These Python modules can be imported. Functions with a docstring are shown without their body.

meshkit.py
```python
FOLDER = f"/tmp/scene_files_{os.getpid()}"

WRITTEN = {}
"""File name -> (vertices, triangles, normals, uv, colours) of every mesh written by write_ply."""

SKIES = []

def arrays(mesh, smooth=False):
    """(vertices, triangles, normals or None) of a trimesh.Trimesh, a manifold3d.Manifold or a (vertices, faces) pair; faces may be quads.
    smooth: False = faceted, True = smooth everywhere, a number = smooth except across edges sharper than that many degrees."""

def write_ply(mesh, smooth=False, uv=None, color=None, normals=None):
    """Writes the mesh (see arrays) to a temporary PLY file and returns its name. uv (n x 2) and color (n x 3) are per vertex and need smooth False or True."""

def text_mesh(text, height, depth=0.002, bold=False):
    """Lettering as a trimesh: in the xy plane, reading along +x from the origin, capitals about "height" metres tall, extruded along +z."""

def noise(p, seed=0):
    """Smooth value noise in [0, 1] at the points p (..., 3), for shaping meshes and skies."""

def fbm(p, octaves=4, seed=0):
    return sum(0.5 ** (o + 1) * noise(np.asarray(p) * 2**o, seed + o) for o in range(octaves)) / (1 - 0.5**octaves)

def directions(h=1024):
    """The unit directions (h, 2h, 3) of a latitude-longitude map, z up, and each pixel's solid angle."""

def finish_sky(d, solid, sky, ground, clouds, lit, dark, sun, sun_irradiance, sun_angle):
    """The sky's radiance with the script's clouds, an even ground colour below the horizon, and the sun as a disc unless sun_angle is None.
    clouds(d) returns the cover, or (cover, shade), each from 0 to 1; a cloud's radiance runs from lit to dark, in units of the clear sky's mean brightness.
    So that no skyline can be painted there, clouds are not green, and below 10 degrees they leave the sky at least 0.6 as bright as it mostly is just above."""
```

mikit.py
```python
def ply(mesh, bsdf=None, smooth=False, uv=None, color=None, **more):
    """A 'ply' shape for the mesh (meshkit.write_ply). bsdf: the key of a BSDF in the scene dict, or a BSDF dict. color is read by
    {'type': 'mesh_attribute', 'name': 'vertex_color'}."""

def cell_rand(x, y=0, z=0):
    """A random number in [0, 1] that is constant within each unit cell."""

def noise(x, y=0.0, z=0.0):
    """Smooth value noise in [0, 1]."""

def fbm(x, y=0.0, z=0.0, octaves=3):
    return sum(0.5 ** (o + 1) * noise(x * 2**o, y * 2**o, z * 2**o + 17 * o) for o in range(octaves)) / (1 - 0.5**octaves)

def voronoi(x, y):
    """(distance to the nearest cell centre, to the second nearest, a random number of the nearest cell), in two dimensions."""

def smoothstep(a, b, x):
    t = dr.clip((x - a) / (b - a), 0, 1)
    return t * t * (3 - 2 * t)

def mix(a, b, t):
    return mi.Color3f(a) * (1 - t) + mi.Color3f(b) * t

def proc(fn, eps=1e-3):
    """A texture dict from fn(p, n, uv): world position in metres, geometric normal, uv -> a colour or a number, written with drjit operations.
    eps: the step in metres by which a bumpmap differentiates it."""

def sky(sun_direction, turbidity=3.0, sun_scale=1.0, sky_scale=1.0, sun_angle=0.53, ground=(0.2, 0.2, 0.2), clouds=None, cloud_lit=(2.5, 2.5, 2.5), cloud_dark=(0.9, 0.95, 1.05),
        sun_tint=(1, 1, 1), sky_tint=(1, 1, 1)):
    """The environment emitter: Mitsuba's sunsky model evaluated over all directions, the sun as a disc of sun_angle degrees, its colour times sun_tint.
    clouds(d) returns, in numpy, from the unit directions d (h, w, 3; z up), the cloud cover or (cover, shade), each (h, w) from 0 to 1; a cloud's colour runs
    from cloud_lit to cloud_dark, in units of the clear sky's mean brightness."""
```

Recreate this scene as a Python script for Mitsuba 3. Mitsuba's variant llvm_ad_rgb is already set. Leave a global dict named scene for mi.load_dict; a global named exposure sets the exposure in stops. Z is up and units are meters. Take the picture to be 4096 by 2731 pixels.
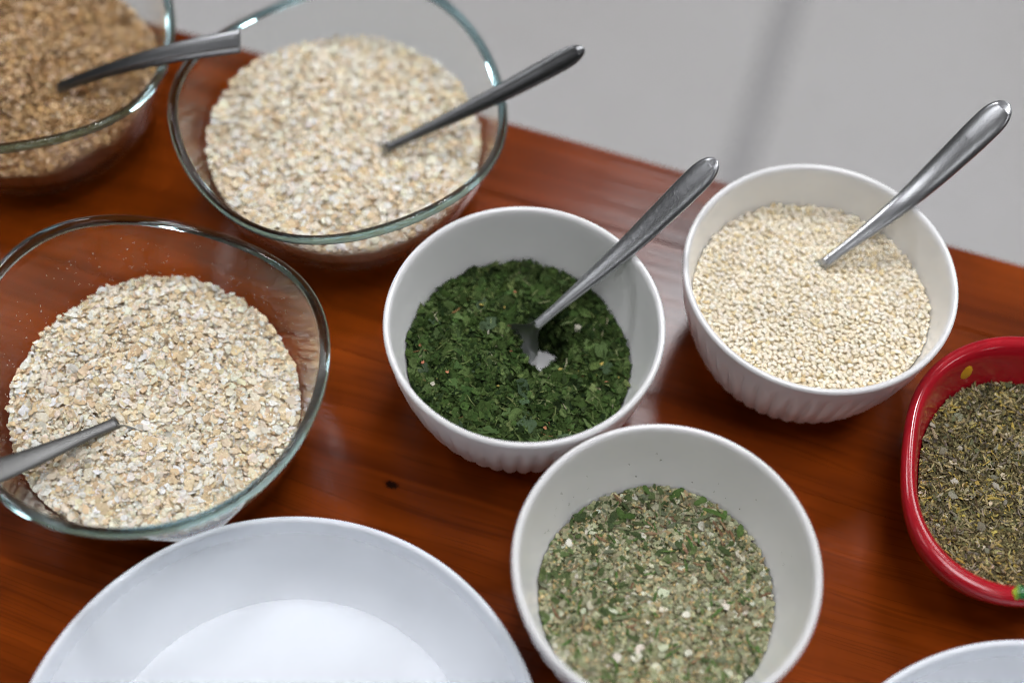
import math
import numpy as np, drjit as dr, trimesh, mitsuba as mi, mikit, meshkit
from mikit import noise, fbm, smoothstep, mix, proc
from meshkit import fbm as nfbm

T = mi.ScalarTransform4f
PI = math.pi
scene, labels = {}, {}

# ------------------------------------------------------------------ camera, lamps, exposure
EYE = np.array([0.0, 0.0, 0.6192])
RIGHT = np.array([0.99878, 0.04241, 0.0253])
UP = np.array([-0.04938, 0.85774, 0.51171])
FWD = np.array([0.0, 0.51233, -0.85879])
scene['camera'] = {
    'type': 'thinlens', 'fov': 39.9, 'fov_axis': 'x', 'aperture_radius': 0.0110, 'focus_distance': 0.652,
    'near_clip': 0.02, 'far_clip': 50.0,
    'to_world': T().look_at(origin=EYE.tolist(), target=(EYE + FWD).tolist(), up=UP.tolist()),
}
exposure = 0.36
LAMP_Z = 1.95                      # ceiling height above the table top
# (x, y, half width, half depth, radiance)
LAMPS = [(0.36, 1.56, 0.21, 0.21, 31.0), (-1.65, 1.70, 0.34, 0.30, 13.0), (1.80, 1.60, 0.34, 0.30, 13.0),
         (0.22, 0.15, 0.34, 0.30, 9.0), (-1.8, 0.10, 0.34, 0.30, 4.0), (2.4, 0.10, 0.34, 0.30, 4.0),
         (0.22, -1.65, 0.34, 0.30, 2.0), (-1.8, -1.65, 0.34, 0.30, 2.5), (2.4, -1.65, 0.34, 0.30, 2.5)]
LAMP_TINT = np.array([1.0, 1.0, 1.03])

# ------------------------------------------------------------------ helpers
def rgb(c):
    return {'type': 'rgb', 'value': [float(x) for x in c]}

def tag(key, label, cat=None, group=None, kind=None):
    d = {}
    if label: d['label'] = label
    if cat: d['category'] = cat
    if group: d['group'] = group
    if kind: d['kind'] = kind
    labels[key] = d

def put(key, mesh, bsdf, smooth=False, color=None, **more):
    scene[key] = mikit.ply(mesh, bsdf, smooth=smooth, color=color, **more)
    return key

def numbered(base, i):
    return base if i == 0 else f'{base}_{i:03d}'

def hermite(pts, n):
    """A smooth curve through pts, n samples, spaced evenly by arc length."""
    from scipy.interpolate import PchipInterpolator
    pts = np.asarray(pts, float)
    s = np.r_[0, np.cumsum(np.linalg.norm(np.diff(pts, axis=0), axis=1))]
    m = np.zeros_like(pts)
    for i in range(len(pts)):
        a, b = max(i - 1, 0), min(i + 1, len(pts) - 1)
        m[i] = (pts[b] - pts[a]) / (s[b] - s[a])
    from scipy.interpolate import CubicHermiteSpline
    return CubicHermiteSpline(s, pts, m)(np.linspace(0, s[-1], n))

def lathe(profile, seg, fn=None):
    """Revolves a profile (r, z) that starts and ends at r = 0. fn(r, z, ang) -> (r, z) bends it."""
    prof = np.asarray(profile, float)
    ang = np.arange(seg) * 2 * PI / seg
    r, a = np.meshgrid(prof[1:-1, 0], ang, indexing='ij')
    z = np.repeat(prof[1:-1, 1][:, None], seg, 1)
    if fn is not None:
        r, z = fn(r, z, a)
    n = len(prof) - 2
    v = np.stack([r * np.cos(a), r * np.sin(a), z], -1).reshape(-1, 3)
    v = np.vstack([v, [[0, 0, prof[0, 1]], [0, 0, prof[-1, 1]]]])
    i, j = np.meshgrid(np.arange(n - 1), np.arange(seg), indexing='ij')
    q = np.stack([i * seg + j, i * seg + (j + 1) % seg, (i + 1) * seg + (j + 1) % seg, (i + 1) * seg + j], -1).reshape(-1, 4)
    f = np.vstack([q[:, [0, 1, 2]], q[:, [0, 2, 3]]])
    k = np.arange(seg); k2 = (k + 1) % seg
    f = np.vstack([f, np.stack([k2, k, np.full(seg, n * seg)], 1), np.stack([(n - 1) * seg + k, (n - 1) * seg + k2, np.full(seg, n * seg + 1)], 1)])
    m = trimesh.Trimesh(v, f, process=False)
    if m.volume < 0: m.invert()
    return m

def moved(mesh, x, y, z=0.0):
    m = mesh.copy(); m.apply_translation([x, y, z]); return m

def bevel_box(x0, x1, y0, y1, z0, z1, b):
    """A box with small chamfers, as a hull."""
    p = []
    for x, sx in ((x0, 1), (x1, -1)):
        for y, sy in ((y0, 1), (y1, -1)):
            for z, sz in ((z0, 1), (z1, -1)):
                p += [(x + sx * b, y + sy * b, z), (x + sx * b, y, z + sz * b), (x, y + sy * b, z + sz * b)]
    return trimesh.convex.convex_hull(np.array(p))

# ------------------------------------------------------------------ materials
EDGE_ANG = math.radians(-16.13)    # direction of the table's far edge
CU, SU = math.cos(EDGE_ANG), math.sin(EDGE_ANG)
EDGE_Y = 0.5110                    # the edge crosses x = 0 at this y

def wood_uv(p):
    u = p.x * CU + (p.y - EDGE_Y) * SU
    v = -p.x * SU + (p.y - EDGE_Y) * CU          # 0 at the far edge, negative towards the camera
    return u, v

def wood_color(p, n, uv):
    u, v = wood_uv(p)
    board = dr.floor((v + 0.0512) / 0.118)
    r1 = mikit.cell_rand(board, 3.0, 1.0)
    uu = u + r1 * 3.7
    warp = (fbm(uu * 7.0, v * 22.0, board * 5.0, 3) - 0.5) * 0.014
    vv = v + warp
    g1 = fbm(uu * 3.0, vv * 85.0, board * 3.0, 4)
    g2 = noise(uu * 9.0, vv * 420.0, 7.0)
    g3 = noise(uu * 26.0, vv * 1500.0, 11.0)
    blot = fbm(u * 9.0, v * 14.0, 2.0, 3)
    t = dr.clip((g1 - 0.5) * 0.58 + 0.5 + (g2 - 0.5) * 0.18 + (blot - 0.5) * 1.0 + (r1 - 0.5) * 0.10, 0, 1)
    c = mix(mi.Color3f(0.052, 0.0064, 0.0004), mi.Color3f(0.310, 0.0540, 0.0036), t)
    c = c * (1.0 - 0.20 * smoothstep(0.60, 0.85, g3))
    # knots in the board
    for kx, ky, sx, sy, dk in ((-0.0544, 0.2860, 0.0032, 0.0017, 0.9), (0.168, 0.183, 0.0016, 0.0010, 0.55), (-0.31, 0.36, 0.004, 0.002, 0.8)):
        du, dv = wood_uv(mi.Point3f(p.x - kx, p.y - ky + EDGE_Y, 0.0))
        d = dr.sqrt(dr.square(du / sx) + dr.square(dv / sy)) + (noise(p.x * 900.0, p.y * 900.0, 3.0) - 0.5) * 0.5
        c = c * (1.0 - dk * (1.0 - smoothstep(0.7, 1.5, d)))
    return c

def wood_bump(p, n, uv):
    u, v = wood_uv(p)
    return (noise(u * 30.0, v * 1100.0, 5.0) * 0.5 + noise(u * 14.0, v * 420.0, 2.0) * 0.6 + fbm(u * 22.0, v * 26.0, 1.0, 2) * 2.0) * 0.000055

scene['mat_wood'] = {'type': 'twosided', 'bsdf': {'type': 'bumpmap', 'arbitrary': proc(wood_bump, eps=2e-4), 'scale': 1.0,
    'bsdf': {'type': 'principled', 'base_color': proc(wood_color), 'roughness': 0.19, 'specular': 0.19}}}

def porcelain_color(p, n, uv):
    f = fbm(p.x * 60.0, p.y * 60.0, p.z * 60.0, 3)
    return mix(mi.Color3f(0.765, 0.768, 0.765), mi.Color3f(0.80, 0.80, 0.795), f)
scene['mat_porcelain'] = {'type': 'twosided', 'bsdf': {'type': 'principled', 'base_color': proc(porcelain_color), 'roughness': 0.17, 'specular': 0.5}}

def plate_color(p, n, uv):
    f = fbm(p.x * 40.0, p.y * 40.0, p.z * 40.0, 3)
    return mix(mi.Color3f(0.755, 0.795, 0.850), mi.Color3f(0.78, 0.818, 0.868), f)
scene['mat_plate'] = {'type': 'twosided', 'bsdf': {'type': 'principled', 'base_color': proc(plate_color), 'roughness': 0.42, 'specular': 0.5}}

def red_color(p, n, uv):
    f = fbm(p.x * 50.0, p.y * 50.0, p.z * 50.0, 3)
    return mix(mi.Color3f(0.34, 0.006, 0.013), mi.Color3f(0.45, 0.010, 0.021), f)
scene['mat_red'] = {'type': 'twosided', 'bsdf': {'type': 'principled', 'base_color': proc(red_color), 'roughness': 0.13, 'specular': 0.55, 'clearcoat': 0.4, 'clearcoat_gloss': 0.97}}
scene['mat_yellow_glaze'] = {'type': 'twosided', 'bsdf': {'type': 'principled', 'base_color': rgb((0.62, 0.33, 0.02)), 'roughness': 0.2, 'specular': 0.5}}

def leaf_glaze(p, n, uv):
    f = fbm(p.x * 300.0, p.y * 300.0, p.z * 300.0, 2)
    e = smoothstep(0.2190, 0.2222, p.x + (f - 0.5) * 0.002)
    return mix(mi.Color3f(0.42, 0.52, 0.03), mi.Color3f(0.02, 0.15, 0.035), e)
scene['mat_green_glaze'] = {'type': 'twosided', 'bsdf': {'type': 'principled', 'base_color': proc(leaf_glaze), 'roughness': 0.2, 'specular': 0.5}}

scene['mat_glass_wall'] = {'type': 'thindielectric', 'int_ior': 1.2, 'ext_ior': 1.0, 'specular_transmittance': rgb((0.985, 0.994, 0.992))}
scene['mat_glass_bead'] = {'type': 'dielectric', 'int_ior': 1.5, 'ext_ior': 1.0, 'specular_transmittance': rgb((0.56, 0.69, 0.71))}
scene['mat_glass_foot'] = {'type': 'dielectric', 'int_ior': 1.5, 'ext_ior': 1.0, 'specular_transmittance': rgb((0.95, 0.98, 0.98))}

def steel_rough(p, n, uv):
    s = noise(p.x * 2600.0, p.y * 700.0, p.z * 2600.0)
    return 0.25 + 0.13 * s
def steel_bump(p, n, uv):
    a = noise(p.x * 2400.0 + p.y * 900.0, p.y * 300.0, p.z * 500.0)
    b = noise(p.x * 300.0, p.y * 2600.0 - p.x * 1200.0, p.z * 700.0)
    c = fbm(p.x * 700.0, p.y * 700.0, p.z * 700.0, 2)
    return (smoothstep(0.72, 0.95, a) + smoothstep(0.75, 0.95, b) + 0.5 * c) * 0.000034
scene['mat_steel'] = {'type': 'twosided', 'bsdf': {'type': 'bumpmap', 'arbitrary': proc(steel_bump, eps=1e-4), 'scale': 1.0,
    'bsdf': {'type': 'principled', 'base_color': rgb((0.50, 0.51, 0.525)), 'metallic': 1.0, 'roughness': proc(steel_rough), 'specular': 0.5}}}
scene['mat_bright_steel'] = {'type': 'twosided', 'bsdf': {'type': 'bumpmap', 'arbitrary': proc(steel_bump, eps=1e-4), 'scale': 0.35,
    'bsdf': {'type': 'principled', 'base_color': rgb((0.56, 0.57, 0.585)), 'metallic': 1.0, 'roughness': 0.27, 'specular': 0.5}}}
scene['mat_dark_steel'] = {'type': 'twosided', 'bsdf': {'type': 'bumpmap', 'arbitrary': proc(steel_bump, eps=1e-4), 'scale': 0.6,
    'bsdf': {'type': 'principled', 'base_color': rgb((0.19, 0.194, 0.198)), 'metallic': 1.0, 'roughness': 0.28, 'specular': 0.5}}}

def floor_color(p, n, uv):
    f = fbm(p.x * 2.2, p.y * 2.2, 1.0, 4)
    g = noise(p.x * 160.0, p.y * 160.0, 3.0)
    return mix(mi.Color3f(0.455, 0.445, 0.43), mi.Color3f(0.535, 0.532, 0.53), f) * (0.97 + 0.06 * g)
scene['mat_floor'] = {'type': 'twosided', 'bsdf': {'type': 'principled', 'base_color': proc(floor_color), 'roughness': 0.5, 'specular': 0.4}}
def strip_color(p, n, uv):
    return mi.Color3f(0.368, 0.363, 0.361) * (0.95 + 0.1 * fbm(p.x * 30.0, p.y * 30.0, 0.0, 2))
scene['mat_floor_strip'] = {'type': 'twosided', 'bsdf': {'type': 'principled', 'base_color': proc(strip_color), 'roughness': 0.5}}
scene['mat_satin_steel'] = {'type': 'twosided', 'bsdf': {'type': 'principled', 'base_color': rgb((0.46, 0.47, 0.48)), 'metallic': 1.0, 'roughness': 0.42, 'specular': 0.5}}
scene['mat_brushed_steel'] = {'type': 'twosided', 'bsdf': {'type': 'principled', 'base_color': rgb((0.21, 0.21, 0.205)), 'metallic': 1.0, 'roughness': 0.5, 'specular': 0.5}}
scene['mat_ceiling'] = {'type': 'twosided', 'bsdf': {'type': 'diffuse', 'reflectance': rgb((0.17, 0.17, 0.168))}}
scene['mat_lamp_frame'] = {'type': 'twosided', 'bsdf': {'type': 'principled', 'base_color': rgb((0.7, 0.7, 0.7)), 'roughness': 0.4}}
VC = {'type': 'mesh_attribute', 'name': 'vertex_color'}
scene['mat_dry'] = {'type': 'twosided', 'bsdf': {'type': 'diffuse', 'reflectance': VC}}
scene['mat_seed'] = {'type': 'twosided', 'bsdf': {'type': 'principled', 'base_color': VC, 'roughness': 0.42, 'specular': 0.4}}

# ------------------------------------------------------------------ setting: floor, ceiling and its lamps
put('floor', (np.array([[-4, -4, -0.733], [4, -4, -0.733], [4, 4.5, -0.733], [-4, 4.5, -0.733]]), np.array([[0, 1, 2], [0, 2, 3]])), 'mat_floor')
tag('floor', 'pale grey floor seen past the far edge of the table', kind='structure')

def strip_mesh(px, py, w, length, h):
    d = np.array([0.2685, 0.9633]); q = np.array([0.9633, -0.2685])
    prof = [(-w / 2, 0), (-w / 2 + 0.006, h), (w / 2 - 0.006, h), (w / 2, 0)]
    v = [[*(np.array([px, py]) + d * s + q * a), -0.733 + 0.002 + b] for s in (-length, length) for a, b in prof]
    f = [[0, 1, 5, 4], [1, 2, 6, 5], [2, 3, 7, 6]]
    return np.array(v), np.array(f)
put('floor_strip', strip_mesh(0.297, 1.185, 0.036, 1.6, 0.004), 'mat_floor_strip')
tag('floor_strip', 'narrow darker grey strip running across the pale floor behind the table', kind='structure')

put('ceiling', (np.array([[-4, -4, LAMP_Z + 0.012], [4, -4, LAMP_Z + 0.012], [4, 4.5, LAMP_Z + 0.012], [-4, 4.5, LAMP_Z + 0.012]]), np.array([[0, 2, 1], [0, 3, 2]])), 'mat_ceiling')
for i, (a, b) in enumerate([((-4, -4), (4, -4)), ((4, -4), (4, 4.5)), ((4, 4.5), (-4, 4.5)), ((-4, 4.5), (-4, -4))]):
    k = numbered('wall', i)
    put(k, (np.array([[*a, -0.733], [*b, -0.733], [*b, LAMP_Z + .012], [*a, LAMP_Z + .012]]), np.array([[0, 2, 1], [0, 3, 2]])), 'mat_ceiling')
    tag(k, 'plain pale wall of the room', kind='structure')
tag('ceiling', 'plain white ceiling above the table', kind='structure')
for i, (x, y, a, b, e) in enumerate(LAMPS):
    k = numbered('ceiling_lamp', i)
    v = np.array([[x - a, y - b, LAMP_Z], [x + a, y - b, LAMP_Z], [x + a, y + b, LAMP_Z], [x - a, y + b, LAMP_Z]])
    scene[k + '__diffuser'] = mikit.ply((v, np.array([[0, 2, 1], [0, 3, 2]])), 'mat_ceiling', emitter={'type': 'area', 'radiance': rgb(LAMP_TINT * e)})
    fr = trimesh.util.concatenate([bevel_box(x - a - .03, x + a + .03, y - b - .03, y - b - .002, LAMP_Z - .012, LAMP_Z + .01, .003),
                                   bevel_box(x - a - .03, x + a + .03, y + b + .002, y + b + .03, LAMP_Z - .012, LAMP_Z + .01, .003),
                                   bevel_box(x - a - .03, x - a - .002, y - b - .0015, y + b + .0015, LAMP_Z - .012, LAMP_Z + .01, .003),
                                   bevel_box(x + a + .002, x + a + .03, y - b - .0015, y + b + .0015, LAMP_Z - .012, LAMP_Z + .01, .003)])
    put(k + '__frame', fr, 'mat_lamp_frame')
    tag(k, 'square lit ceiling lamp panel in a pale frame, above the picture', 'lamp', 'ceiling lamps over the table')

# ------------------------------------------------------------------ table
def to_world_table(m):
    """From (u along the far edge, v across, z) to the world."""
    m = m.copy()
    v = m.vertices.copy()
    m.vertices = np.stack([v[:, 0] * CU - v[:, 1] * SU, EDGE_Y + v[:, 0] * SU + v[:, 1] * CU, v[:, 2]], 1)
    return m
U0, U1, V0 = -0.95, 0.85, -0.76
cuts = [0.0, -0.0512]
while cuts[-1] > V0: cuts.append(max(cuts[-1] - 0.118, V0))
for i in range(len(cuts) - 1):
    b = bevel_box(U0, U1, cuts[i + 1] + 0.00003, cuts[i] - 0.00003, -0.026, 0.0, 0.0002 if i else 0.0012)
    put(numbered('table__board', i), to_world_table(b), 'mat_wood')
for i, (a, b, c, d) in enumerate([(U0 + .05, U1 - .05, -.07, -.05), (U0 + .05, U1 - .05, V0 + .05, V0 + .07), (U0 + .05, U0 + .07, V0 + .071, -.071), (U1 - .07, U1 - .05, V0 + .071, -.071)]):
    put(numbered('table__apron', i), to_world_table(bevel_box(a, b, c, d, -0.11, -0.0265, .002)), 'mat_wood')
for i, (u, v) in enumerate([(U0 + .1, -.1), (U1 - .1, -.1), (U0 + .1, V0 + .1), (U1 - .1, V0 + .1)]):
    put(numbered('table__leg', i), to_world_table(bevel_box(u - .028, u + .028, v - .028, v + .028, -0.7325, -0.0268, .003)), 'mat_wood')
tag('table', 'varnished red brown wooden table carrying all the bowls', 'table')

# ------------------------------------------------------------------ bowls
def fluted_bowl():
    outer = [(0, .0015), (.031, .0015), (.0345, .0006), (.0365, 0), (.0390, .0008), (.0430, .0035), (.0488, .0100), (.0533, .0190), (.0573, .0300), (.0607, .0430), (.0629, .0540), (.0642, .0620)]
    rim = [(.0647, .0660), (.0650, .0675), (.0646, .0686), (.0635, .0690), (.0624, .0686), (.0617, .0672)]
    inner = [(.0608, .0630), (.0594, .0550), (.0572, .0440), (.0537, .0310), (.0497, .0215), (.0448, .0140), (.0390, .0092), (.0320, .0070), (.020, .0066), (0, .0065)]
    prof = hermite(outer + rim + inner, 150)
    prof[:, 0] = np.maximum(prof[:, 0], 0); prof[0, 0] = prof[-1, 0] = 0
    outer_n = np.argmax(prof[:, 1])
    def bend(r, z, a):
        o = np.zeros_like(r); o[:outer_n - 1] = 1
        w = np.clip((z - .004) / .008, 0, 1) * np.clip((.0610 - z) / .010, 0, 1) * o
        fl = np.abs(np.sin(a * 24.0)) ** 0.7
        return r + w * (fl - 0.75) * 0.0017, z
    return lathe(prof, 480, bend)
WHITE_INNER = np.array([(.0320, .0070), (.0390, .0092), (.0448, .0140), (.0497, .0215), (.0537, .0310), (.0572, .0440), (.0594, .0550), (.0608, .0630)])
bowl_mesh = fluted_bowl()
CA, CB, CC = (0.0053, 0.3400), (0.1436, 0.3743), (0.0692, 0.2255)
def placed(mesh, c, rot):
    m = mesh.copy(); m.apply_transform(trimesh.transformations.rotation_matrix(rot, [0, 0, 1])); m.apply_translation([c[0], c[1], 0.0]); return m
for i, (c, rot, lab) in enumerate([(CA, 0.0, 'white fluted porcelain bowl holding dark green dried parsley'),
                                   (CB, 0.03, 'white fluted porcelain bowl holding cream sesame seeds'),
                                   (CC, 0.07, 'white porcelain bowl holding the pale green mixed herbs, no spoon in it')]):
    k = numbered('white_bowl', i)
    put(k, placed(bowl_mesh, c, rot), 'mat_porcelain', smooth=True)
    tag(k, lab, 'bowl')

GLASS_INNER = np.array([(.036, .0064), (.048, .0086), (.0560, .0135), (.0622, .0230), (.0668, .0350), (.0724, .0510), (.0762, .0635)]) * np.array([1.02, 1])
def ring_tube(r0, z0, ra, rb, seg, bend):
    """A closed ring of oval section."""
    k = 28
    t = np.arange(k) * 2 * PI / k; a = np.arange(seg) * 2 * PI / seg
    r, aa = np.meshgrid(r0 + ra * np.cos(t), a, indexing='ij'); z = np.repeat((z0 + rb * np.sin(t))[:, None], seg, 1)
    r, z = bend(r, z, aa)
    v = np.stack([r * np.cos(aa), r * np.sin(aa), z], -1).reshape(-1, 3)
    i, j = np.meshgrid(np.arange(k), np.arange(seg), indexing='ij')
    q = np.stack([i * seg + j, i * seg + (j + 1) % seg, ((i + 1) % k) * seg + (j + 1) % seg, ((i + 1) % k) * seg + j], -1).reshape(-1, 4)
    m = trimesh.Trimesh(v, np.vstack([q[:, [0, 1, 2]], q[:, [0, 2, 3]]]), process=False)
    if m.volume < 0: m.invert()
    return m

def glass_bowl(key, c, R, zwave, rwave):
    """Wall (inner and outer surface), a thick rounded rim bead and a foot ring."""
    outer = [(0, .0024), (.036, .0024), (.0405, .0027), (.0450, .0029), (.0505, .0034), (.0555, .0056), (.0597, .0102), (.0655, .0212), (.0700, .0342), (.0755, .0506), (.0794, .0640), (.0802, .0670)]
    rim = [(.0799, .0674), (.0790, .0676), (.0781, .0674)]
    inner = [(.0773, .0660), (.0762, .0625), (.0724, .0505), (.0668, .0345), (.0622, .0225), (.0560, .0132), (.0480, .0084), (.036, .0064), (.018, .0060), (0, .0060)]
    s = R / .0818
    prof = hermite(outer + rim + inner, 150)
    prof[:, 0] = np.maximum(prof[:, 0], 0) * s; prof[0, 0] = prof[-1, 0] = 0
    def bend(r, z, a):
        w = np.clip(z / .070, 0, 1.1) ** 3
        dz = sum(p * np.cos(k * a) + q * np.sin(k * a) for k, p, q in zwave)
        dr_ = sum(p * np.cos(k * a) + q * np.sin(k * a) for k, p, q in rwave) if rwave else 0
        return r + w * dr_, z + w * dz
    put(key + '__wall', moved(lathe(prof, 288, bend), *c, 0.0001), 'mat_glass_wall', smooth=True)
    put(key + '__rim', moved(ring_tube(.0795 * s, .0700, .0023 * s, .0023, 288, bend), *c, 0.0001), 'mat_glass_bead', smooth=True)
    put(key + '__foot', moved(ring_tube(.0470 * s, .0014, .0040 * s, .0013, 200, lambda r, z, a: (r, z)), *c, 0.0001), 'mat_glass_foot', smooth=True)

CD, CE, CF = (-0.1632, 0.3057), (-0.0912, 0.4601), (-0.2657, 0.4983)
WD = [(2, .0026, -.0059), (3, .0034, .0038)]
ph = 2.8552
glass_bowl('glass_bowl', CD, .0831, WD, None)
tag('glass_bowl', 'clear glass bowl of oat flakes left of the parsley, behind the deep plate', 'bowl')
glass_bowl('glass_bowl_001', CE, .0841, [(3, -.0054, -.0014)], [(3, -.0006, -.0007)])
tag('glass_bowl_001', 'clear glass bowl of oat flakes at the far table edge, behind the parsley', 'bowl')
glass_bowl('glass_bowl_002', CF, .0835, [(3, .0053 * math.cos(3 * ph), .0053 * math.sin(3 * ph))], None)
tag('glass_bowl_002', 'clear glass bowl of brown bran flakes, cut off by the top left corner', 'bowl')

# red oval dish
CG = (0.2320, 0.2892)
def red_shape(a):
    return 0.0610 - .0067 * np.cos(2 * a) + .0046 * np.sin(2 * a) - .0010 * np.cos(4 * a) - .0003 * np.sin(4 * a)
RED_INNER = np.array([(.0240, .0066), (.0310, .0085), (.0385, .0150), (.0440, .0245), (.0478, .0340), (.0500, .0410)])
def red_dish():
    outer = [(0, .0012), (.030, .0012), (.0340, 0), (.0375, .0014), (.0412, .0062), (.0466, .0150), (.0522, .0260), (.0566, .0370), (.0590, .0440)]
    rim = [(.0599, .0480), (.0596, .0500), (.0582, .0516), (.0562, .0520), (.0542, .0512), (.0528, .0492)]
    inner = [(.0514, .0460), (.0500, .0410), (.0478, .0340), (.0440, .0245), (.0385, .0150), (.0310, .0085), (.0240, .0066), (.012, .0060), (0, .0060)]
    prof = hermite(outer + rim + inner, 140)
    prof[:, 0] = np.maximum(prof[:, 0], 0); prof[0, 0] = prof[-1, 0] = 0
    return lathe(prof, 240, lambda r, z, a: (r * red_shape(a) / 0.0599, z))
put('red_dish__body', moved(red_dish(), *CG), 'mat_red', smooth=True)
def blob(center, normal, along, ra, rb, rc, n=3):
    m = trimesh.creation.icosphere(subdivisions=n)
    z = np.array(normal, float); z /= np.linalg.norm(z)
    x = np.array(along, float); x -= z * (x @ z); x /= np.linalg.norm(x)
    y = np.cross(z, x)
    m.vertices = np.array(center) + m.vertices[:, :1] * ra * x + m.vertices[:, 1:2] * rb * y + m.vertices[:, 2:] * rc * z
    return m
put('red_dish__dot', blob((0.2158, 0.3399, 0.0420), (0.30, -0.85, 0.36), (1, 0.3, 0), .0036, .0042, .0009), 'mat_yellow_glaze', smooth=True)
put('red_dish__leaf_relief', trimesh.util.concatenate([blob((0.2262, 0.2258, 0.0522), (0.0, -0.35, 0.94), (1, -.05, 0), .0075, .0030, .0016),
                                                       blob((0.2213, 0.2262, 0.0522), (0.0, -0.3, 0.95), (0.3, 1, 0), .0034, .0018, .0015)]), 'mat_green_glaze', smooth=True)
tag('red_dish', 'glossy red ceramic dish of dark dried herbs at the right edge', 'dish')
tag('red_dish__dot', 'small yellow glazed dot on the inside wall')
tag('red_dish__leaf_relief', 'green leaf relief on the rim')

# white plates in front
def deep_plate(R, h):
    s = R / 0.107
    outer = [(0, .0012), (.062, .0012), (.066, 0), (.0700, .0010), (.078, .0050), (.0860, .0115), (.0930, .0195), (.0990, .0285), (.1040, .0362)]
    rim = [(.1062, .0388), (.1070, .0400), (.1066, .0411), (.1054, .0414), (.1042, .0406)]
    foot = lambda r: .0050 + 1.22 * .0028 * math.log(1 + math.exp((r - .0820) / .0028))
    inner = [(.1058 - .0034, .0050 + 1.22 * .0206 + .0079)] + [(r, foot(r)) for r in np.linspace(.0990, .0700, 26)] + [(.06, .0050), (.03, .0050), (0, .0050)]
    inner[0] = (.1026, .0350)
    prof = hermite(outer + rim + inner, 220)
    prof[:, 0] = np.maximum(prof[:, 0], 0) * s; prof[:, 1] *= h / .0414; prof[0, 0] = prof[-1, 0] = 0
    return lathe(prof, 288)
put('deep_plate', moved(deep_plate(.1108, .0360), -0.0874, 0.1414), 'mat_plate', smooth=True)
tag('deep_plate', 'empty white deep plate in front, left of the mixed herbs bowl', 'plate')
put('deep_plate_001', moved(deep_plate(.1112, .0360), 0.2311, 0.1003), 'mat_plate', smooth=True)
tag('deep_plate_001', 'white plate cut off by the bottom right corner, below the red dish', 'plate')

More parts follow.
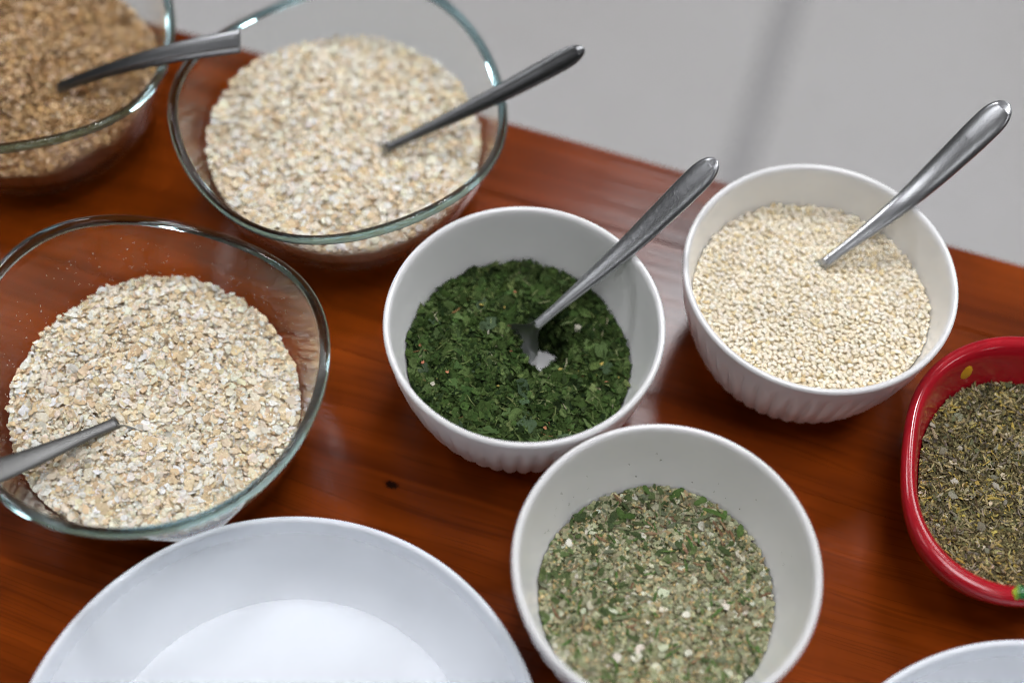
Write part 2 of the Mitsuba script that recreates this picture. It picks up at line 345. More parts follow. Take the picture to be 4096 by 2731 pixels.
# ------------------------------------------------------------------ spoons
def frame_along(pts, up):
    t = np.gradient(pts, axis=0); t /= np.linalg.norm(t, axis=1, keepdims=True)
    nrm = np.asarray(up, float) - t * (t @ np.asarray(up, float))[:, None]; nrm /= np.linalg.norm(nrm, axis=1, keepdims=True)
    return t, nrm, np.cross(t, nrm)

def bar(pts, width, thick, up, section):
    """Sweeps a closed section (n, 2: across and up, in half units) along pts."""
    t, nrm, side = frame_along(pts, up)
    sec = np.asarray(section)
    v = pts[:, None] + side[:, None] * (sec[None, :, :1] * width[:, None, None] / 2) + nrm[:, None] * (sec[None, :, 1:] * thick[:, None, None] / 2)
    n, k = len(pts), len(sec)
    i, j = np.meshgrid(np.arange(n - 1), np.arange(k), indexing='ij')
    q = np.stack([i * k + j, i * k + (j + 1) % k, (i + 1) * k + (j + 1) % k, (i + 1) * k + j], -1).reshape(-1, 4)
    f = np.vstack([q[:, [0, 1, 2]], q[:, [0, 2, 3]]])
    v = v.reshape(-1, 3)
    c0, c1 = len(v), len(v) + 1
    v = np.vstack([v, pts[:1], pts[-1:]])
    kk = np.arange(k); k2 = (kk + 1) % k
    f = np.vstack([f, np.stack([k2, kk, np.full(k, c0)], 1), np.stack([(n - 1) * k + kk, (n - 1) * k + k2, np.full(k, c1)], 1)])
    m = trimesh.Trimesh(v, f, process=False)
    if m.volume < 0: m.invert()
    return m
ang = np.arange(40) * 2 * PI / 40
OVAL = np.stack([np.sign(np.cos(ang)) * np.abs(np.cos(ang)) ** 0.85, np.where(np.sin(ang) > 0, 1.0, 0.45) * np.sign(np.sin(ang)) * np.abs(np.sin(ang)) ** 0.95], 1)

def spoon(key, p0, p1, p2, up, wmax, w0, bowl_dir, bowl_len, bowl_w, mat, label, roll=0.0, bowl_up=(0, 0, 1)):
    """p0 where the handle leaves the food, p1 where it lies on the rim, p2 the tip."""
    p0, p1, p2 = (np.array(p, float) for p in (p0, p1, p2))
    s = 1 - (1 - np.linspace(0, 1, 110)) ** 1.8
    curve = hermite([p0, p1, p2], 40001)[(s * 40000).round().astype(int)]
    s = 1 - (1 - np.linspace(0, 1, 110)) ** 1.8
    w = np.interp(s, [0, .12, .35, .6, .80, .90, 1], [w0, w0 * 1.0, w0 + (wmax - w0) * .40, w0 + (wmax - w0) * .80, wmax, wmax, wmax])
    w = w * np.sqrt(np.clip(1 - (np.clip(s - .88, 0, 1) / .1202) ** 2.4, 0.0004, 1))
    w = np.convolve(np.pad(w, 2, mode='edge'), np.ones(5) / 5, 'valid')
    th = np.interp(s, [0, .3, .8, .97, 1], [.0036, .0038, .0040, .0032, .0010])
    # the bowl of the spoon, a shallow shell that the neck widens into
    t = np.array(bowl_dir, float); t /= np.linalg.norm(t)
    hd = curve[0] - curve[3]; hd /= np.linalg.norm(hd)
    put(key + '__handle', bar(curve, w, th, up, OVAL), mat, smooth=True)
    nz = np.array(bowl_up, float); nz -= t * (nz @ t); nz /= np.linalg.norm(nz)
    sd = np.cross(t, nz)
    nu, nv = 48, 28
    us = np.linspace(0, 1, nu)
    half = bowl_w / 2 * np.interp(us, [0, .08, .16, .26, .38, .5, .65, .8, .9, .96, 1], [w0 / bowl_w * .9, w0 / bowl_w * 1.0, .40, .72, .95, 1.0, .97, .82, .62, .40, .05])
    vs = np.linspace(-1, 1, nv)
    U, V = np.meshgrid(us, vs, indexing='ij')
    dip = -0.0062 * np.sin(np.clip(U, 0, 1) * PI) ** 0.8 * (1 - V ** 2) + 0.0008 - 0.0013 * U
    bend = np.clip(us / .35, 0, 1)[:, None]
    step = hd * (1 - bend) + t * bend; step /= np.linalg.norm(step, axis=1, keepdims=True)
    axis = p0 - hd * .0025 + np.cumsum(step, axis=0) * (bowl_len / nu) + nz * (.0013 * (1 - bend) ** 2)
    top = axis[:, None] + sd * (V * half[:, None])[..., None] + nz * dip[..., None]
    bot = top - nz * 0.0009
    v = np.concatenate([top.reshape(-1, 3), bot.reshape(-1, 3)])
    n = nu * nv
    i, j = np.meshgrid(np.arange(nu - 1), np.arange(nv - 1), indexing='ij')
    q = np.stack([i * nv + j, i * nv + j + 1, (i + 1) * nv + j + 1, (i + 1) * nv + j], -1).reshape(-1, 4)
    border = np.r_[np.arange(nv), np.arange(1, nu) * nv + nv - 1, (nu - 1) * nv + np.arange(nv - 2, -1, -1), np.arange(nu - 2, 0, -1) * nv]
    b2 = np.roll(border, -1)
    rimq = np.stack([border, b2, b2 + n, border + n], 1)
    qs = np.vstack([q, q[:, ::-1] + n, rimq])
    m = trimesh.Trimesh(v, np.vstack([qs[:, [0, 1, 2]], qs[:, [0, 2, 3]]]), process=False)
    trimesh.repair.fix_normals(m)
    put(key + '__bowl', m, 'mat_satin_steel', smooth=50)
    tag(key, label, 'spoon')

spoon('spoon', (0.0108, 0.3571, 0.0355), (0.0523, 0.3821, 0.0712), (0.0893, 0.4044, 0.1116), (0.04, -0.10, 1), .0132, .0054,
      (-0.69, -0.64, -0.48), .030, .0225, 'mat_steel', 'scratched steel spoon leaning in the bowl of parsley', bowl_up=(.4, -.23, 1))
spoon('spoon_001', (0.1512, 0.3946, 0.0465), (0.1883, 0.4183, 0.0712), (0.2263, 0.4426, 0.1161), (0.05, -0.05, 1), .0148, .0056,
      (-0.75, -0.5, -0.5), .036, .028, 'mat_bright_steel', 'shiny steel spoon standing in the sesame seeds')
spoon('spoon_002', (-0.0696, 0.4549, 0.0440), (-0.0109, 0.4701, 0.0745), (0.0284, 0.4803, 0.0981), (0.1, -0.733, 1), (.0102), .0050,
      (-0.86, -0.2, -0.45), .036, .027, 'mat_dark_steel', 'dark steel spoon in the oats at the far edge of the table')
spoon('spoon_003', (-0.1796, 0.2925, 0.0385), (-0.2192, 0.2560, 0.0600), (-0.2530, 0.2250, 0.0860), (0.2, 0.1, 1), .0150, .0058,
      (0.62, 0.62, -0.48), .036, .028, 'mat_brushed_steel', 'plain steel spoon in the front oats, its handle cut off by the left edge')
# the flat ended serving spoon in the bran: a ridged bar
def ridged_spoon():
    p0, p2 = np.array((-0.2425, 0.4807, 0.0490)), np.array((-0.1432, 0.4835, 0.0878))
    s = np.linspace(0, 1, 60)
    pts = p0 + (p2 - p0) * s[:, None] + np.array([0, 0, 1]) * (0.004 * np.sin(s * PI))[:, None]
    w = np.interp(s, [0, .25, .6, 1], [.0062, .0076, .0106, .0130])
    th = np.interp(s, [0, .5, 1], [.0036, .0036, .0032])
    sec = np.array([(1, -.25), (1, .1), (.93, .35), (.62, .55), (.55, .95), (.3, 1.0), (0, 1.02), (-.3, 1.0), (-.55, .95), (-.62, .55), (-.93, .35), (-1, .1), (-1, -.25), (-.9, -.6), (0, -.8), (.9, -.6)])
    put('serving_spoon__handle', bar(pts, w, th, (0.0, -0.30, 1), sec), 'mat_dark_steel', smooth=35)
    t = (p0 - p2); t /= np.linalg.norm(t)
    put('serving_spoon__bowl', blob(p0 + t * 0.020 + np.array([0, 0, -.005]), (-.2, 0, 1), t, .022, .016, .003), 'mat_dark_steel', smooth=True)
    tag('serving_spoon', 'dark ridged steel serving spoon with a square handle end, stuck in the bran flakes', 'spoon')
ridged_spoon()

# ------------------------------------------------------------------ heaps of dry food
def inner_r(prof):
    return lambda z: np.interp(z, prof[:, 1], prof[:, 0])

def orient(nrm, tilt, rng):
    """Random frames whose z axis leans from the normals by about tilt (radians)."""
    n = len(nrm)
    a = rng.uniform(0, 2 * PI, n); k = np.abs(rng.normal(0, 1, n)) * tilt
    t1 = np.cross(nrm, [0.3, 1, 0.1]); t1 /= np.linalg.norm(t1, axis=1, keepdims=True); t2 = np.cross(nrm, t1)
    z = nrm * np.cos(k)[:, None] + (t1 * np.cos(a)[:, None] + t2 * np.sin(a)[:, None]) * np.sin(k)[:, None]
    b = rng.uniform(0, 2 * PI, n)
    x = np.cross(z, [0.2, 0.1, 1]); x /= np.linalg.norm(x, axis=1, keepdims=True); y = np.cross(z, x)
    x, y = x * np.cos(b)[:, None] + y * np.sin(b)[:, None], -x * np.sin(b)[:, None] + y * np.cos(b)[:, None]
    return np.stack([x, y, z], 1)          # rows

def flake_shapes(rng, count, k=8, jag=0.18, curl=0.25, thick=0.07, aspect=(.6, 1.0), lite=False):
    """Thin irregular discs of unit half length: (vertices, faces)."""
    out = []
    for _ in range(count):
        a = (np.arange(k) + rng.uniform(-.25, .25, k)) * 2 * PI / k
        r = 1 + rng.normal(0, jag, k)
        asp = rng.uniform(*aspect)
        ring = np.stack([r * np.cos(a), r * np.sin(a) * asp], 1)
        mid = ring * 0.55 * (1 + rng.normal(0, .06, (k, 1)))
        c1, c2, c3 = rng.normal(0, curl, 3)
        zf = lambda q: c1 * q[:, 0] ** 2 + c2 * q[:, 1] ** 2 + c3 * q[:, 0] * q[:, 1]
        i = np.arange(k); j = (i + 1) % k
        if lite:
            v = np.vstack([np.c_[ring, zf(ring)], [[0, 0, thick]], [[0, 0, -thick]]])
            f = np.vstack([np.stack([i, j, np.full(k, k)], 1), np.stack([j, i, np.full(k, k + 1)], 1)])
        else:
            v = np.vstack([np.c_[ring, zf(ring)], np.c_[mid, zf(mid) + thick], [[0, 0, thick]], [[0, 0, -thick]]])
            f = np.vstack([np.stack([i, j, k + j], 1), np.stack([i, k + j, k + i], 1), np.stack([k + i, k + j, np.full(k, 2 * k)], 1), np.stack([j, i, np.full(k, 2 * k + 1)], 1)])
        out.append((v, f))
    return out

def seed_shapes(rng, count):
    out = []
    for _ in range(count):
        m = trimesh.creation.uv_sphere(1.0, count=[6, 8])
        v = m.vertices.copy(); v = v[:, [2, 0, 1]]
        t = (v[:, 0] + 1) / 2
        w = (0.45 + 0.75 * t ** 0.8) * .60
        v[:, 1] *= 1.30 * w * rng.uniform(.88, 1.05); v[:, 2] *= .32 * rng.uniform(.85, 1.1)
        out.append((v, np.array(m.faces)))
    return out

def sliver_shapes(rng, count, width=.18, thick=.10, bend=.15):
    out = []
    for _ in range(count):
        n = 4; x = np.linspace(-1, 1, n); b = rng.normal(0, bend)
        wv = width * np.array([.6, 1, 1, .55]) * rng.uniform(.7, 1.3, n)
        c = np.stack([x, b * x ** 2, rng.normal(0, bend) * x ** 2], 1)
        v = []
        for i in range(n):
            v += [c[i] + [0, wv[i], 0], c[i] + [0, 0, thick], c[i] - [0, wv[i], 0], c[i] - [0, 0, thick]]
        f = []
        for i in range(n - 1):
            for j in range(4):
                a0, a1, b0, b1 = i * 4 + j, i * 4 + (j + 1) % 4, i * 4 + 4 + j, i * 4 + 4 + (j + 1) % 4
                f += [[a0, a1, b1], [a0, b1, b0]]
        f += [[0, 2, 1], [0, 3, 2], [4 * n - 4, 4 * n - 3, 4 * n - 2], [4 * n - 4, 4 * n - 2, 4 * n - 1]]
        out.append((np.array(v), np.array(f)))
    return out

def palette(rng, n, cols, weights, spread=.10):
    cols = np.array(cols, float); i = rng.choice(len(cols), n, p=np.array(weights) / np.sum(weights))
    c = cols[i] * (1 + rng.normal(0, spread, (n, 1))) * (1 + rng.normal(0, spread * .25, (n, 3)))
    return np.clip(c, 0.004, 0.85)

class Heap:
    """Loose pieces lying on a height field inside a vessel."""
    def __init__(s, key, center, hfun, rin, seed, rscale=None, z0=0.0065, core=None, margin=.0012):
        s.key, s.c, s.h, s.rin, s.rng, s.rs, s.z0, s.margin = key, np.array(center), hfun, rin, np.random.default_rng(seed), rscale or (lambda a: np.ones_like(a)), z0, margin
        s.v, s.f, s.col, s.meta, s.n = [], [], [], [], 0
        s.make_core(core)

    def edge(s, a):
        r = np.full_like(a, .05)
        for _ in range(25):
            z = s.h(r * np.cos(a), r * np.sin(a)); r = .5 * r + .5 * s.rin(z) * s.rs(a)
        return r

    def make_core(s, core):
        a = np.arange(96) * 2 * PI / 96; e = s.edge(a) - .0007
        fr = np.linspace(0, 1, 30)[1:]
        x = (fr[:, None] * e * np.cos(a)); y = (fr[:, None] * e * np.sin(a))
        z = s.h(x, y) - core['sink']
        if core.get('hole'): z = np.where(s.h(x, y) < s.z0 + .0012, s.z0 - .0022, z)
        low = s.z0 - .0026 if core.get('hole') else s.z0 + .0003
        top = np.stack([x, y, z], -1)
        rows = [top]
        ez = z[-1]
        for t in np.linspace(0, 1, 10)[1:]:
            zz = ez * (1 - t) + low * t
            rr = np.minimum(s.rin(zz) * s.rs(a) - .0006, e)
            rows.append(np.stack([rr * np.cos(a), rr * np.sin(a), zz], -1)[None])
        V = np.concatenate(rows); n = len(V)
        v = np.vstack([V.reshape(-1, 3), [[0, 0, s.h(np.zeros(1), np.zeros(1))[0] - core['sink']]], [[0, 0, low]]])
        i, j = np.meshgrid(np.arange(n - 1), np.arange(96), indexing='ij')
        q = np.stack([i * 96 + j, (i + 1) * 96 + j, (i + 1) * 96 + (j + 1) % 96, i * 96 + (j + 1) % 96], -1).reshape(-1, 4)
        k = np.arange(96); k2 = (k + 1) % 96
        f = np.vstack([q[:, [0, 1, 2]], q[:, [0, 2, 3]], np.stack([k, k2, np.full(96, n * 96)], 1), np.stack([(n - 1) * 96 + k2, (n - 1) * 96 + k, np.full(96, n * 96 + 1)], 1)])
        v[:, :2] += s.c
        m = trimesh.Trimesh(v, f, process=False); trimesh.repair.fix_normals(m)
        put(s.key + '__bed', m, core['mat'], smooth=True)

    def spots(s, n, up, down, push=0.0):
        """n random places (x, y, z, normal) on the heap, lifted by -down .. up."""
        P = np.zeros((0, 2))
        while len(P) < n:
            q = s.rng.uniform(-.085, .085, (4 * n, 2)); r = np.hypot(*q.T); a = np.arctan2(q[:, 1], q[:, 0]); z = s.h(q[:, 0], q[:, 1])
            ok = (r < s.rin(z) * s.rs(a) - s.margin - push) & (z > s.z0 + .0004)
            P = np.vstack([P, q[ok]])
        P = P[:n]
        z = s.h(*P.T); e = .0012
        gx = (s.h(P[:, 0] + e, P[:, 1]) - s.h(P[:, 0] - e, P[:, 1])) / (2 * e); gy = (s.h(P[:, 0], P[:, 1] + e) - s.h(P[:, 0], P[:, 1] - e)) / (2 * e)
        nr = np.stack([-gx, -gy, np.ones(n)], 1); nr /= np.linalg.norm(nr, axis=1, keepdims=True)
        lift = s.rng.uniform(-down, up, n)
        z = np.maximum(z + lift, s.z0 + .0004)
        return np.c_[P, z], nr, lift

    def layer(s, gap, lift, jitter):
        """Places at least gap apart, one layer of them, lifted by lift."""
        q = s.rng.uniform(-.07, .07, (60000, 2)); taken, keep = {}, []
        for i, (x, y) in enumerate(q.tolist()):
            gx, gy = int(x / gap + 500), int(y / gap + 500)
            if all((x - u) ** 2 + (y - v) ** 2 >= gap * gap for a in (-1, 0, 1) for b in (-1, 0, 1) for u, v in taken.get((gx + a, gy + b), ())):
                taken.setdefault((gx, gy), []).append((x, y)); keep.append(i)
        P = q[keep]; r = np.hypot(*P.T); z = s.h(*P.T)
        P = P[r < s.rin(z) * s.rs(np.arctan2(P[:, 1], P[:, 0])) - s.margin]; n = len(P)
        e = .0012
        gx = (s.h(P[:, 0] + e, P[:, 1]) - s.h(P[:, 0] - e, P[:, 1])) / (2 * e); gy = (s.h(P[:, 0], P[:, 1] + e) - s.h(P[:, 0], P[:, 1] - e)) / (2 * e)
        nr = np.stack([-gx, -gy, np.ones(n)], 1); nr /= np.linalg.norm(nr, axis=1, keepdims=True)
        return np.c_[P, s.h(*P.T) + lift + s.rng.uniform(-jitter, jitter, n)], nr, np.full(n, lift)

    def add(s, shapes, n, size, tilt, cols, up, down, push=0.0, pos=None, edge_shade=0.0):
        P, nr, lift = s.spots(n, up, down, push) if pos is None else pos
        n = len(P)
        sz = size if np.ndim(size) else size * np.clip(np.exp(s.rng.normal(-.04, .30, n)), .45, 1.9)
        F = orient(nr, tilt, s.rng)
        which = s.rng.integers(0, len(shapes), n)
        for i in range(n):
            v0, f0 = shapes[which[i]]
            v = (v0 * sz[i]) @ F[i] + P[i]
            r = np.hypot(v[:, 0], v[:, 1]); a = np.arctan2(v[:, 1], v[:, 0])
            lim = s.rin(np.maximum(v[:, 2], s.z0)) * s.rs(a) - .0004
            sc = np.minimum(1, lim / np.maximum(r, 1e-6)); v[:, :2] *= sc[:, None]; v[:, 2] = np.maximum(v[:, 2], s.z0)
            v[:, :2] += s.c
            c = np.repeat(cols[i][None], len(v), 0)
            if edge_shade: c = c * (1 + edge_shade * np.linspace(-1, 1, len(v))[:, None] * s.rng.uniform(-1, 1))
            s.meta.append((v, f0, np.clip(c, .003, .88), lift[i], sz[i], P[i]))

    def finish(s, part, rest, mat, count=300, smooth=False):
        """The pieces that show largest become parts, the others one part that is stuff."""
        d = np.array([np.linalg.norm(m[5] + [*s.c, 0] - EYE) for m in s.meta]); lift = np.array([m[3] for m in s.meta]); sz = np.array([m[4] for m in s.meta])
        sc = sz / d * (1 + 0.0 * lift) + np.where(lift > np.quantile(lift, .72), 1.0, 0.0)
        order = np.argsort(-sc)
        big = set(order[:count].tolist())
        for k, i in enumerate(sorted(big)):
            v, f, c = s.meta[i][:3]
            put(numbered(f'{s.key}__{part}', k), (v, f), mat, color=c, smooth=smooth)
        V, Fc, C, n = [], [], [], 0
        for i, m in enumerate(s.meta):
            if i in big: continue
            V.append(m[0]); Fc.append(m[1] + n); C.append(m[2]); n += len(m[0])
        put(f'{s.key}__{rest}', (np.vstack(V), np.vstack(Fc)), mat, color=np.vstack(C), smooth=smooth)
        tag(f'{s.key}__{rest}', None, kind='stuff')

def mottled(c0, c1, scale):
    def fn(p, n, uv):
        a, b, w = mikit.voronoi(p.x * scale + p.z * scale * .7, p.y * scale + p.z * scale * 1.1)
        return mix(mi.Color3f(*c0), mi.Color3f(*c1), w) * (0.55 + 0.45 * smoothstep(0.0, 0.25, b - a))
    return {'type': 'twosided', 'bsdf': {'type': 'diffuse', 'reflectance': proc(fn)}}
scene['mat_oat_bed'] = mottled((.55, .44, .29), (.76, .67, .52), 300.0)
scene['mat_bran_bed'] = mottled((.22, .12, .055), (.42, .28, .16), 240.0)
scene['mat_leaf_bed'] = mottled((.011, .019, .007), (.024, .040, .014), 260.0)
scene['mat_seed_bed'] = mottled((.74, .665, .50), (.80, .735, .58), 420.0)
scene['mat_mix_bed'] = mottled((.16, .15, .08), (.36, .33, .20), 420.0)
scene['mat_herb_bed'] = mottled((.035, .032, .018), (.10, .09, .045), 480.0)

bump2 = lambda x, y, sc, seed: nfbm(np.stack([np.asarray(x) * sc, np.asarray(y) * sc, np.zeros_like(x) + seed], -1), 3, seed) - 0.5
gauss = lambda x, y, cx, cy, w: np.exp(-((x - cx) ** 2 + (y - cy) ** 2) / (2 * w * w))

OAT = [(.87, .83, .74), (.86, .77, .62), (.81, .67, .46), (.75, .58, .36), (.83, .73, .58), (.66, .51, .33)]
OATW = [.25, .24, .21, .11, .15, .04]
def oat_heap(key, c, h, seed, n, size, label):
    H = Heap(key, c, h, inner_r(GLASS_INNER), seed, core=dict(sink=.0026, mat='mat_oat_bed'), z0=.0066)
    r = H.rng
    sh = flake_shapes(r, 40, 7, .13, .28, .05, (.55, 1.0))
    small = flake_shapes(r, 20, 6, .22, .25, .10, (.5, 1.0), lite=True)
    H.add(sh, n, size, .38, palette(r, n, OAT, OATW, .08), .0018, .0024, edge_shade=.06)
    H.add(small, int(n * 1.1), size * .45, .8, palette(r, int(n * 1.1), OAT, OATW), .0016, .0010)
    return H
hD = lambda x, y: .0365 - .13 * np.clip(x - .005, 0, .08) - .05 * np.clip(-y - .01, 0, .1) + .004 * gauss(x, y, -.02, .025, .03) - .006 * gauss(x, y, -.004, -.004, .013) + .0045 * gauss(x, y, -.028, .0, .014) + bump2(x, y, 55., 3) * .0045
D = oat_heap('oat_flakes', CD, hD, 11, 8800, .00175, '')
D.finish('flake', 'loose_flakes', 'mat_dry')
tag('oat_flakes', 'heap of pale oat flakes in the front glass bowl, in sharp focus', 'oats')
hE = lambda x, y: .0425 - .02 * x + .004 * gauss(x, y, -.01, .0, .04) - .004 * gauss(x, y, .024, -.006, .012) + bump2(x, y, 45., 5) * .005
E_ = oat_heap('oat_flakes_001', CE, hE, 12, 8600, .0018, '')
E_.finish('flake', 'loose_flakes', 'mat_dry')
tag('oat_flakes_001', 'heap of pale oat flakes in the glass bowl at the far edge of the table', 'oats')

# flour dust on the inside of the front glass bowl
def wall_specks(key, c, prof, seed, n, zlo, zhi, alo, ahi, size, cols, mat='mat_dry', off=.0004):
    r = np.random.default_rng(seed)
    sh = flake_shapes(r, 6, 5, .2, .1, .15, (.5, 1), lite=True)
    V, F, C, k = [], [], [], 0
    for _ in range(n):
        z = zlo + (zhi - zlo) * r.uniform() ** 1.8; a = r.uniform(alo, ahi); rr = np.interp(z, prof[:, 1], prof[:, 0]) - off
        sl = (np.interp(z + .001, prof[:, 1], prof[:, 0]) - np.interp(z - .001, prof[:, 1], prof[:, 0])) / .002
        nr = np.array([[-math.cos(a), -math.sin(a), sl]]); nr /= np.linalg.norm(nr)
        v0, f0 = sh[r.integers(6)]
        v = v0 * size * r.uniform(.5, 1.5) @ orient(nr, .1, r)[0] + [c[0] + rr * math.cos(a), c[1] + rr * math.sin(a), z]
        V.append(v); F.append(f0 + k); k += len(v); C.append(np.repeat(cols[r.integers(len(cols))][None], len(v), 0))
    put(key, (np.vstack(V), np.vstack(F)), mat, color=np.vstack(C))
    tag(key, None, kind='stuff')
wall_specks('oat_flakes__dust', CD, GLASS_INNER, 31, 300, .038, .063, -.9, 4.0, .00030, np.array([(.8, .76, .68), (.7, .62, .5)]), off=.0006)

# bran
hF = lambda x, y: .0385 + .016 * gauss(x, y, -.012, .004, .040) + bump2(x, y, 48., 8) * .022
F_ = Heap('bran_flakes', CF, hF, inner_r(GLASS_INNER), 13, core=dict(sink=.002, mat='mat_bran_bed'), z0=.0066)
r = F_.rng
BR = [(.64, .44, .24), (.54, .35, .17), (.70, .54, .37), (.42, .26, .12), (.62, .40, .18), (.64, .49, .37)]
F_.add(flake_shapes(r, 30, 7, .34, .45, .10, (.40, 1.0)), 7600, .0015, .95, palette(r, 7600, BR, [.32, .24, .14, .08, .16, .06], .06), .0022, .0018)
F_.add(flake_shapes(r, 14, 6, .30, .3, .12, (.4, 1.0), lite=True), 4200, .0010, .9, palette(r, 4200, BR, [.3, .25, .2, .1, .1, .05]), .0028, .0008)
F_.finish('flake', 'loose_flakes', 'mat_dry')
tag('bran_flakes', 'heap of brown bran flakes in the corner glass bowl', 'bran')

# parsley, with a hole down to the white bottom of the bowl beside the spoon
HX, HY = 0.0148 - CA[0], 0.3556 - CA[1]
def hA(x, y):
    th = np.arctan2(y - HY, x - HX)
    d = np.hypot(x - HX, y - HY)
    base = .0335 - .090 * x + .03 * y + .004 * gauss(x, y, -.02, -.012, .02) - .004 * gauss(x, y, .022, -.004, .016) + bump2(x, y, 70., 4) * .005
    base = base - .0085 * gauss(x, y, .0050 - CA[0], .3500 - CA[1], .0060)
    r0 = .0054 * (1 + .18 * np.sin(3 * th + 1) + .14 * np.sin(7 * th))
    slope = 3.6 - 2.1 * np.clip(np.cos(th + PI / 2 - .25), 0, 1)
    pit = .0035 + slope * np.maximum(d - r0, 0)
    k = .0022
    return -k * np.log(np.exp(-base / k) + np.exp(-np.minimum(pit, .06) / k))
A_ = Heap('parsley', CA, hA, inner_r(WHITE_INNER), 14, core=dict(sink=.0016, mat='mat_leaf_bed', hole=True), z0=.0076)
r = A_.rng
PA = [(.038, .064, .019), (.056, .091, .027), (.082, .122, .040), (.019, .032, .012), (.115, .152, .055), (.045, .071, .026)]
PW = [.30, .26, .16, .15, .06, .07]
A_.add(flake_shapes(r, 40, 9, .28, .30, .03, (.45, .95)), 4200, .0023, .50, palette(r, 4200, PA, PW, .16), .0014, .0016, edge_shade=.15)
A_.add(flake_shapes(r, 20, 7, .25, .3, .05, (.4, .95), lite=True), 4200, .0012, .6, palette(r, 4200, PA, PW, .16), .0018, .0012)
A_.add(flake_shapes(r, 12, 11, .22, .22, .02, (.5, .8)), 60, .0036, .35, palette(r, 60, [(.068, .115, .038), (.10, .15, .055), (.062, .095, .05)], [1, 1, .6]), .0020, 0, push=.004)
A_.add(sliver_shapes(r, 12, .09, .06), 170, .0030, .4, palette(r, 170, [(.22, .26, .12), (.15, .19, .07), (.36, .34, .22), (.24, .13, .06)], [1, 1.2, .5, .3]), .0020, 0, push=.003)
A_.add(flake_shapes(r, 6, 6, .2, .2, .1, (.5, 1)), 26, .0012, .5, palette(r, 26, [(.45, .36, .10), (.50, .22, .12), (.55, .52, .42)], [1, .7, .6]), .0024, 0, push=.003)
A_.finish('leaf_piece', 'crumbled_leaves', 'mat_dry')
tag('parsley', 'dark green dried parsley leaves with a scooped hole beside the spoon', 'herbs')

# sesame
hB = lambda x, y: .0465 + .0015 * gauss(x, y, -.01, -.02, .03) - .0030 * gauss(x, y, .018, .022, .018) + .0018 * gauss(x, y, -.006, .012, .010) + bump2(x, y, 50., 6) * .0032
B_ = Heap('sesame_seeds', CB, hB, inner_r(WHITE_INNER), 15, core=dict(sink=.0017, mat='mat_seed_bed'), z0=.0080, margin=.0009)
r = B_.rng
SE = [(.81, .735, .58), (.78, .685, .50), (.83, .775, .65), (.74, .62, .38), (.64, .50, .27)]
for gap, lift in ((.0021, -.0021), (.00195, -.0012), (.0020, -.0003), (.0034, .0005)):
    pos = B_.layer(gap, lift, .0003); nn = len(pos[0])
    B_.add(seed_shapes(r, 16), nn, r.uniform(.00142, .00172, nn), .17, palette(r, nn, SE, [.40, .26, .26, .07, .02], .04), 0, 0, pos=pos)
B_.finish('seed', 'loose_seeds', 'mat_seed', smooth=True)
tag('sesame_seeds', 'heap of cream sesame seeds in the white bowl at the right', 'sesame seeds')

# mixed herbs
hC = lambda x, y: .0288 + .0 * x + .0 * y + bump2(x, y, 55., 9) * .0035
C_ = Heap('mixed_herbs', CC, hC, inner_r(WHITE_INNER), 16, core=dict(sink=.0012, mat='mat_mix_bed'), z0=.0080, margin=.0008)
r = C_.rng
MX = [(.36, .36, .22), (.43, .42, .27), (.29, .30, .175), (.25, .23, .14), (.44, .34, .18), (.17, .185, .09), (.54, .52, .40)]
MW = [.26, .19, .18, .12, .08, .12, .06]
C_.add(flake_shapes(r, 30, 7, .22, .25, .10, (.5, 1.0)), 6200, r.uniform(.0007, .0020, 6200), .5, palette(r, 6200, MX, MW, .13), .0010, .0012)
C_.add(flake_shapes(r, 14, 5, .25, .2, .25, (.6, 1.0), lite=True), 4600, .00060, .7, palette(r, 4600, MX[:3] + [(.54, .41, .19), (.57, .47, .28), (.20, .20, .10)], [.15, .15, .1, .3, .18, .12], .12), .0013, .0004)
def green_w(P): return np.clip(.35 - 9 * P[:, 0] + 7 * P[:, 1], 0.12, 1)      # greener at the back and left
pos = C_.spots(760, .0016, .0)
keep = C_.rng.uniform(0, 1, 760) < green_w(pos[0]); pos = tuple(q[keep] for q in pos)
nk = len(pos[0])
C_.add(flake_shapes(r, 16, 8, .16, .22, .05, (.30, .60)), nk, r.uniform(.0012, .0034, nk), .38, palette(r, nk, [(.085, .115, .046), (.110, .145, .058), (.065, .090, .038), (.16, .18, .11)], [1, .7, .9, .5]), 0, 0, pos=pos)
C_.add(sliver_shapes(r, 12, .16, .09), 260, .0030, .35, palette(r, 260, [(.10, .17, .05), (.25, .15, .09), (.20, .22, .12), (.30, .21, .12)], [1.3, .6, .7, .4]), .0014, 0)
C_.add(flake_shapes(r, 8, 8, .10, .15, .10, (.7, 1.0)), 60, .0016, .35, palette(r, 60, [(.66, .64, .52), (.56, .58, .42)], [1, .8]), .0015, 0)
chives = np.array([(-.004, .0500, .0305), (.0095, .0492, .0305), (.0205, .0460, .0305), (.0310, .0390, .0305), (.0380, .032, .0305), (-.016, .0370, .0305), (-.012, .0365, .0308)])
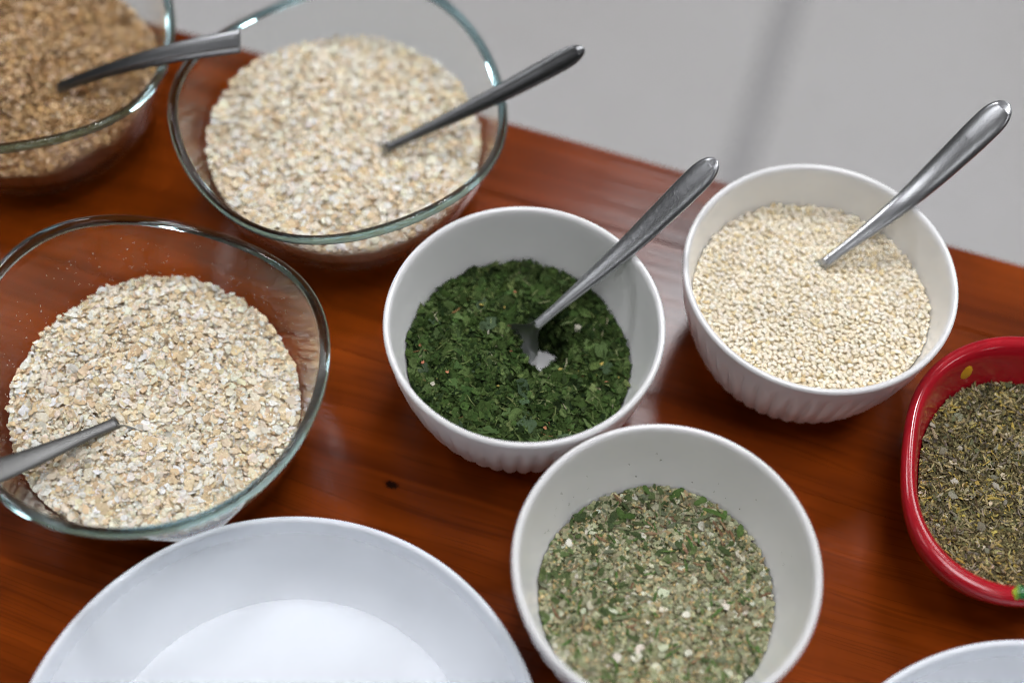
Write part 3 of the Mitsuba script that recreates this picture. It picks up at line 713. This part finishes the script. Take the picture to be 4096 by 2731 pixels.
C_.add(flake_shapes(r, 6, 8, .10, .12, .10, (.34, .48)), len(chives), r.uniform(.0032, .0046, len(chives)), .22, palette(r, len(chives), [(.11, .18, .055), (.09, .15, .045)], [1, 1]), 0, 0,
       pos=(chives, np.repeat([[0, -.2, .98]], len(chives), 0), np.full(len(chives), .01)))
C_.finish('herb_piece', 'herb_crumbs', 'mat_dry')
wall_specks('mixed_herbs__speck', CC, WHITE_INNER, 33, 26, .036, .062, .2, 2.9, .00034, np.array([(.10, .11, .06), (.16, .15, .10)]), off=.0002)
tag('mixed_herbs', 'pale green and tan crumbled mixed herbs in the white bowl without a spoon', 'herbs')

# dark dried herbs in the red dish
hG = lambda x, y: .0300 - .10 * np.clip(-x - .015, 0, .05) * .5 + .10 * np.clip(y, 0, .06) * .25 - .002 * gauss(x, y, .0, -.005, .012) + bump2(x, y, 60., 7) * .0045
G_ = Heap('dried_herbs', CG, hG, inner_r(RED_INNER), 17, rscale=lambda a: red_shape(a) / .0599, core=dict(sink=.0012, mat='mat_herb_bed'), z0=.0080, margin=.0008)
r = G_.rng
DH = [(.150, .128, .060), (.085, .071, .036), (.235, .205, .105), (.41, .34, .16), (.43, .33, .09), (.170, .148, .118), (.52, .45, .32), (.085, .088, .038)]
DW = [.24, .20, .15, .15, .09, .07, .05, .06]
G_.add(sliver_shapes(r, 24, .24, .14), 5600, .00155, .55, palette(r, 5600, DH, DW, .15), .0012, .0012)
G_.add(flake_shapes(r, 16, 6, .25, .25, .12, (.4, 1.0), lite=True), 6000, .00090, .6, palette(r, 6000, DH, DW, .15), .0010, .0010)
G_.add(sliver_shapes(r, 16, .17, .10, .25), 320, .0021, .35, palette(r, 320, [(.36, .31, .16), (.30, .26, .15), (.24, .21, .15), (.38, .32, .10)], [1, 1, .8, .5]), .0016, 0)
G_.add(flake_shapes(r, 8, 7, .2, .2, .08, (.5, 1.0)), 90, .0016, .4, palette(r, 90, [(.40, .37, .29), (.22, .21, .15), (.14, .15, .08)], [.6, 1, 1]), .0015, 0)
G_.finish('herb_piece', 'herb_crumbs', 'mat_dry')
tag('dried_herbs', 'dark olive brown dried herbs filling the red dish', 'herbs')
